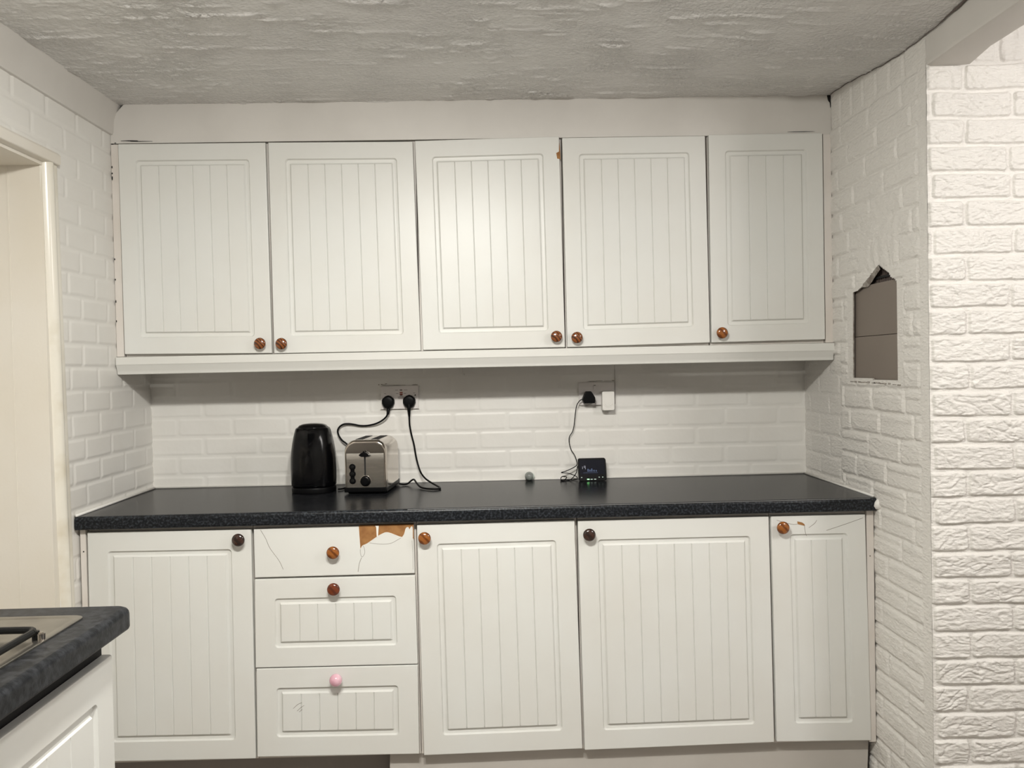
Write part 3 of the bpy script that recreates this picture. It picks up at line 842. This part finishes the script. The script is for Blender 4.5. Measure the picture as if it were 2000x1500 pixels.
for z in (.093, .068, .045): MB().box((-.0605, yf - .0004, z - .0018), (-.0575, yf + .001, z + .0018)).build('printed_mark', M['print'], t, local=True)


# sockets ---------------------------------------------------------------------
t = thing('double_socket', 'white double wall socket with printed marks and red buttons behind the toaster', 'socket', (.873, 0, 1.232))
MB().box((.803, -.0115, 1.188), (.943, -.002, 1.2755)).build('face_plate', M['socket'], t, bevel=.002)
m = MB()
m.box((.8745, -.0122, 1.2575), (.8835, -.0112, 1.2615)); m.box((.8755, -.0122, 1.2385), (.8830, -.0112, 1.2425))
for x0, x1, z in ((.857, .868, 1.2593), (.889, .903, 1.2593), (.860, .869, 1.2465), (.889, .898, 1.2465), (.866, .892, 1.2335), (.868, .890, 1.2305), (.867, .891, 1.2270), (.872, .886, 1.2372)):
    m.box((x0, -.0119, z - .0007), (x1, -.0112, z + .0007))
for x in (.819, .928): m.box((x - .004, -.0119, 1.2465), (x + .004, -.0112, 1.2478))
m.build('printed_mark', M['print'], t)['kind'] = 'stuff'
for z, mm in ((1.2500, 'redbtn'), (1.2437, 'redbtn')):
    MB().box((.8738, -.0135, z - .0022), (.8850, -.011, z + .0022)).build('button', M[mm], t, bevel=.0006)
MB().lathe([(.0024, 0), (.0024, .001)], (.9315, -.0113, 1.2395), 'y', 12).build('indicator', M['dark'], t)
for i, (x, z, a, c) in enumerate([(.806, 1.2815, .004, .002), (.815, 1.2795, .012, .0016), (.86, 1.2778, .05, .0009), (.93, 1.2785, .014, .002), (.795, 1.281, .003, .0025), (.822, 1.284, .005, .0018)]):
    m = MB(); blot(m, x, z, a, c, -.0035, 20 + i); m.build('wall_chip', M['raw'], t)
MB().box((.799, -.0045, 1.1855), (.945, -.002, 1.1872)).build('wall_chip', M['raw'], t)

def plug(name, cx, cz, y0, label, group, mt='rubber', cord=None, boot=True):
    t = thing(name, label, 'plug', (cx, y0, cz), group)
    sh = [(-.0235, -.004), (-.0235, .008), (-.020, .015), (-.010, .023), (0, .0265), (.010, .023), (.020, .015), (.0235, .008), (.0235, -.004), (.018, -.016), (.010, -.023), (-.010, -.023), (-.018, -.016)]
    rs = []
    for s_, d in ((.93, 0), (1, .003), (1, .012), (.94, .019), (.80, .0235), (.45, .026)):
        rs.append([(cx + a * s_, y0 - d, cz + b * s_) for a, b in sh])
    MB().rings(rs).build('plug_body', M[mt], t, smooth='auto')
    return t

g = 'black plugs in the socket behind the toaster'
t = plug('mains_plug', .831, 1.2145, -.0118, 'left black plug in the socket, its cable looping left behind the toaster to the kettle', g)
MB().tube([(.8315, -.020, 1.198), (.831, -.024, 1.182), (.829, -.026, 1.170)], lambda u: .0075 - .0025 * u, 10).build('cable_boot', M['rubber'], t, smooth=True)
c = MB().tube([(.829, -.026, 1.172), (.822, -.026, 1.160), (.806, -.024, 1.147), (.786, -.021, 1.137), (.763, -.016, 1.131), (.742, -.013, 1.1285), (.720, -.013, 1.130), (.701, -.014, 1.1345), (.680, -.016, 1.1375), (.662, -.018, 1.136), (.648, -.020, 1.127), (.641, -.022, 1.113), (.645, -.023, 1.095), (.657, -.025, 1.077), (.676, -.027, 1.061), (.695, -.03, 1.03), (.699, -.035, .98), (.692, -.045, .935), (.686, -.07, .9165), (.685, -.12, .914), (.678, -.160, .9145), (.664, -.17, .9147)], .0033, 10).build('cable', M['rubber'], t, smooth=True)
t = plug('mains_plug', .9095, 1.2150, -.0118, 'right black plug in the socket, its cable dropping straight down', g)
MB().tube([(.9095, -.030, 1.207), (.909, -.033, 1.190), (.9092, -.033, 1.175), (.9095, -.032, 1.160)], lambda u: .0085 - .0045 * u, 10).build('cable_boot', M['rubber'], t, smooth=True)
c = MB().tube([(.9095, -.032, 1.163), (.910, -.030, 1.130), (.915, -.027, 1.095), (.924, -.026, 1.055), (.930, -.028, 1.015), (.938, -.032, .98), (.949, -.045, .952), (.966, -.07, .934), (.986, -.10, .924), (1.006, -.135, .918), (1.024, -.175, .9145), (1.030, -.205, .9140), (1.020, -.222, .9142), (1.000, -.222, .9145), (.975, -.200, .9145), (.955, -.165, .916), (.938, -.115, .924), (.926, -.078, .931), (.915, -.07, .926), (.902, -.075, .916), (.888, -.085, .9145), (.872, -.085, .918)], .0033, 10).build('cable', M['rubber'], t, smooth=True)

t = thing('double_socket', 'painted-over double wall socket above the smart meter display', 'socket', (1.612, 0, 1.232))
MB().box((1.545, -.0105, 1.1865), (1.682, -.002, 1.274)).build('face_plate', M['sockp'], t, bevel=.003)
for a_, b_ in (((1.555, -.0045, 1.1835), (1.635, -.002, 1.1858)), ((1.6835, -.0045, 1.19), (1.6845, -.002, 1.337))): MB().box(a_, b_).build('wall_chip', M['raw'], t)
for i, (x, z, a, c_) in enumerate([(1.60, 1.2765, .022, .0016), (1.625, 1.278, .018, .0016), (1.655, 1.277, .02, .0012), (1.677, 1.2785, .008, .002)]):
    m = MB(); blot(m, x, z, a, c_, -.0035, 40 + i); m.build('wall_chip', M['raw'], t)
MB().box((1.601, -.0135, 1.243), (1.612, -.0105, 1.262)).build('switch', M['sockp'], t, bevel=.001)
MB().box((1.6025, -.0138, 1.2605), (1.609, -.0110, 1.2625)).build('switch_mark', M['dark'], t)

t = thing('charger_plug', 'black five-sided charger plug feeding the smart meter display', 'plug', (1.580, -.0115, 1.212))
pg = [(-.0235, -.006), (-.012, .0185), (-.008, .022), (.008, .022), (.012, .0185), (.0235, -.001), (.0245, -.012), (.022, -.0225), (-.018, -.0225), (-.0235, -.012)]
MB().rings([[(1.580 + a * s_, -.0112 - d, 1.2185 + b * s_) for a, b in pg] for s_, d in ((.95, 0), (1, .003), (1, .034), (.95, .038), (.6, .0385))]).build('plug_body', M['rubber'], t, smooth='auto')
c = MB().tube([(1.558, -.036, 1.211), (1.549, -.036, 1.208), (1.540, -.034, 1.198), (1.534, -.031, 1.184), (1.530, -.028, 1.160), (1.527, -.025, 1.135), (1.524, -.022, 1.110), (1.518, -.020, 1.089), (1.508, -.018, 1.073), (1.505, -.018, 1.060), (1.507, -.018, 1.040), (1.513, -.02, 1.020), (1.523, -.024, 1.004), (1.529, -.028, .988), (1.532, -.032, .968), (1.520, -.034, .957), (1.490, -.036, .944), (1.472, -.038, .939), (1.496, -.040, .936), (1.520, -.042, .928), (1.532, -.045, .918), (1.520, -.050, .9125), (1.495, -.050, .9125), (1.476, -.052, .9125), (1.468, -.056, .917), (1.474, -.054, .926), (1.490, -.05, .924), (1.484, -.06, .916), (1.466, -.07, .9122), (1.50, -.06, .9122), (1.526, -.045, .935), (1.534, -.036, .962), (1.537, -.038, .940), (1.540, -.042, .920), (1.545, -.050, .916)], .0016, 8).build('cable', M['rubber'], t, smooth=True)

t = thing('plug_in_unit', 'white upright plug-in unit with curved ridges in the right side of the socket', 'plug', (1.652, -.0115, 1.205))
m = MB()
def pr_(s_, d, dz=0): return [(1.6525 + x * s_, -.0108 - d, 1.2035 + z * s_ + dz) for x, z in [(p[0] - .0235, p[2] - .0365) for p in rrect(.047, .073, 0, .006, 0)]]
MB().rings([pr_(.96, 0), pr_(1, .003), pr_(1, .030), pr_(.95, .035), pr_(.88, .0362)]).build('unit_body', M['plugw'], t, smooth='auto')
m = MB()
for r in (.014, .019):
    m.tube([(1.6525 + r * math.cos(a), -.0472, 1.199 + r * math.sin(a)) for a in np.linspace(PI * 1.1, PI * 1.9, 9)], .0011, 6, sub=2)
m.build('ridge', M['plugw'], t, smooth=True)

# smart meter display
t = thing('smart_meter_display', 'small black energy display with a green light standing on the worktop', 'display', (1.585, -.07, WT))
def mt_(ax, z, dy): return (1.585 + ax, -.080 + dy + (z) * .28, WT + z)
def rr2(w_, z0, z1, r, dy):
    out = []
    for cx, cz, a0 in ((w_ - r, z1 - r, 0), (-w_ + r, z1 - r, 90), (-w_ + r, z0 + r, 180), (w_ - r, z0 + r, 270)):
        for i in range(5):
            a = math.radians(a0 + 90 * i / 4); out.append(mt_(cx + r * math.cos(a), cz + r * math.sin(a), dy))
    return out
MB().rings([rr2(.049, .002, .080, .006, .020), rr2(.0515, .001, .0815, .007, .016), rr2(.0515, .001, .0815, .007, .002), rr2(.0500, .002, .080, .007, 0)]).build('case', M['rubber'], t, smooth='auto')
MB().rings([rr2(.046, .024, .0765, .002, .001), rr2(.046, .024, .0765, .002, -.0005)]).build('screen', M['screen'], t)
def bar(m, x0, x1, z0, z1, dy=-.0011):
    m.add([mt_(x0, z0, dy), mt_(x1, z0, dy), mt_(x1, z1, dy), mt_(x0, z1, dy), mt_(x0, z0, dy + .0006), mt_(x1, z0, dy + .0006), mt_(x1, z1, dy + .0006), mt_(x0, z1, dy + .0006)],
          [(0, 1, 2, 3), (7, 6, 5, 4), (0, 4, 5, 1), (1, 5, 6, 2), (2, 6, 7, 3), (3, 7, 4, 0)])
m = MB(); bar(m, -.037, -.0355, .044, .053); bar(m, -.031, -.0295, .049, .055); bar(m, -.031, -.025, .0540, .0552); bar(m, -.0265, -.025, .043, .055); bar(m, -.031, -.025, .0487, .0497)
m.build('screen_digits', M['scrwhite'], t)
m = MB()
for x, h_ in ((-.018, .010), (-.011, .007), (-.004, .011), (.004, .006), (.012, .005)): bar(m, x, x + .004, .034, .034 + h_)
bar(m, -.034, .02, .0300, .0308)
m.build('screen_graph', M['scrblue'], t)
for x in (-.041, .024, .037):
    m = MB(); bar(m, x - .002, x + .002, .0125, .0150); m.build('button', M['ledw'], t)
for x in (-.008, .005):
    m = MB(); bar(m, x, x + .0075, .0055, .0080); m.build('indicator', M['ledw'], t)
m = MB(); bar(m, -.021, -.0125, .0055, .0085, -.0013); m.build('green_light', M['led'], t)

# small ball
t = thing('ball', 'small grey-green glass ball on the worktop between toaster and display', 'ball', (1.352, -.026, WT))
MB().lathe([(.0168 * math.cos(a), .0170 + .0168 * math.sin(a)) for a in np.linspace(-1.5, 1.5, 18)], (1.352, -.026, WT), 'z', 28).build('sphere', M['ball'], t, smooth=True)
MB().lathe([(.0150 * math.cos(a), .0152 + .0150 * math.sin(a)) for a in np.linspace(-1.5, 1.5, 18)], (1.3575, -.0205, WT), 'z', 28).build('pale_side', M['ballw'], t, smooth=True)
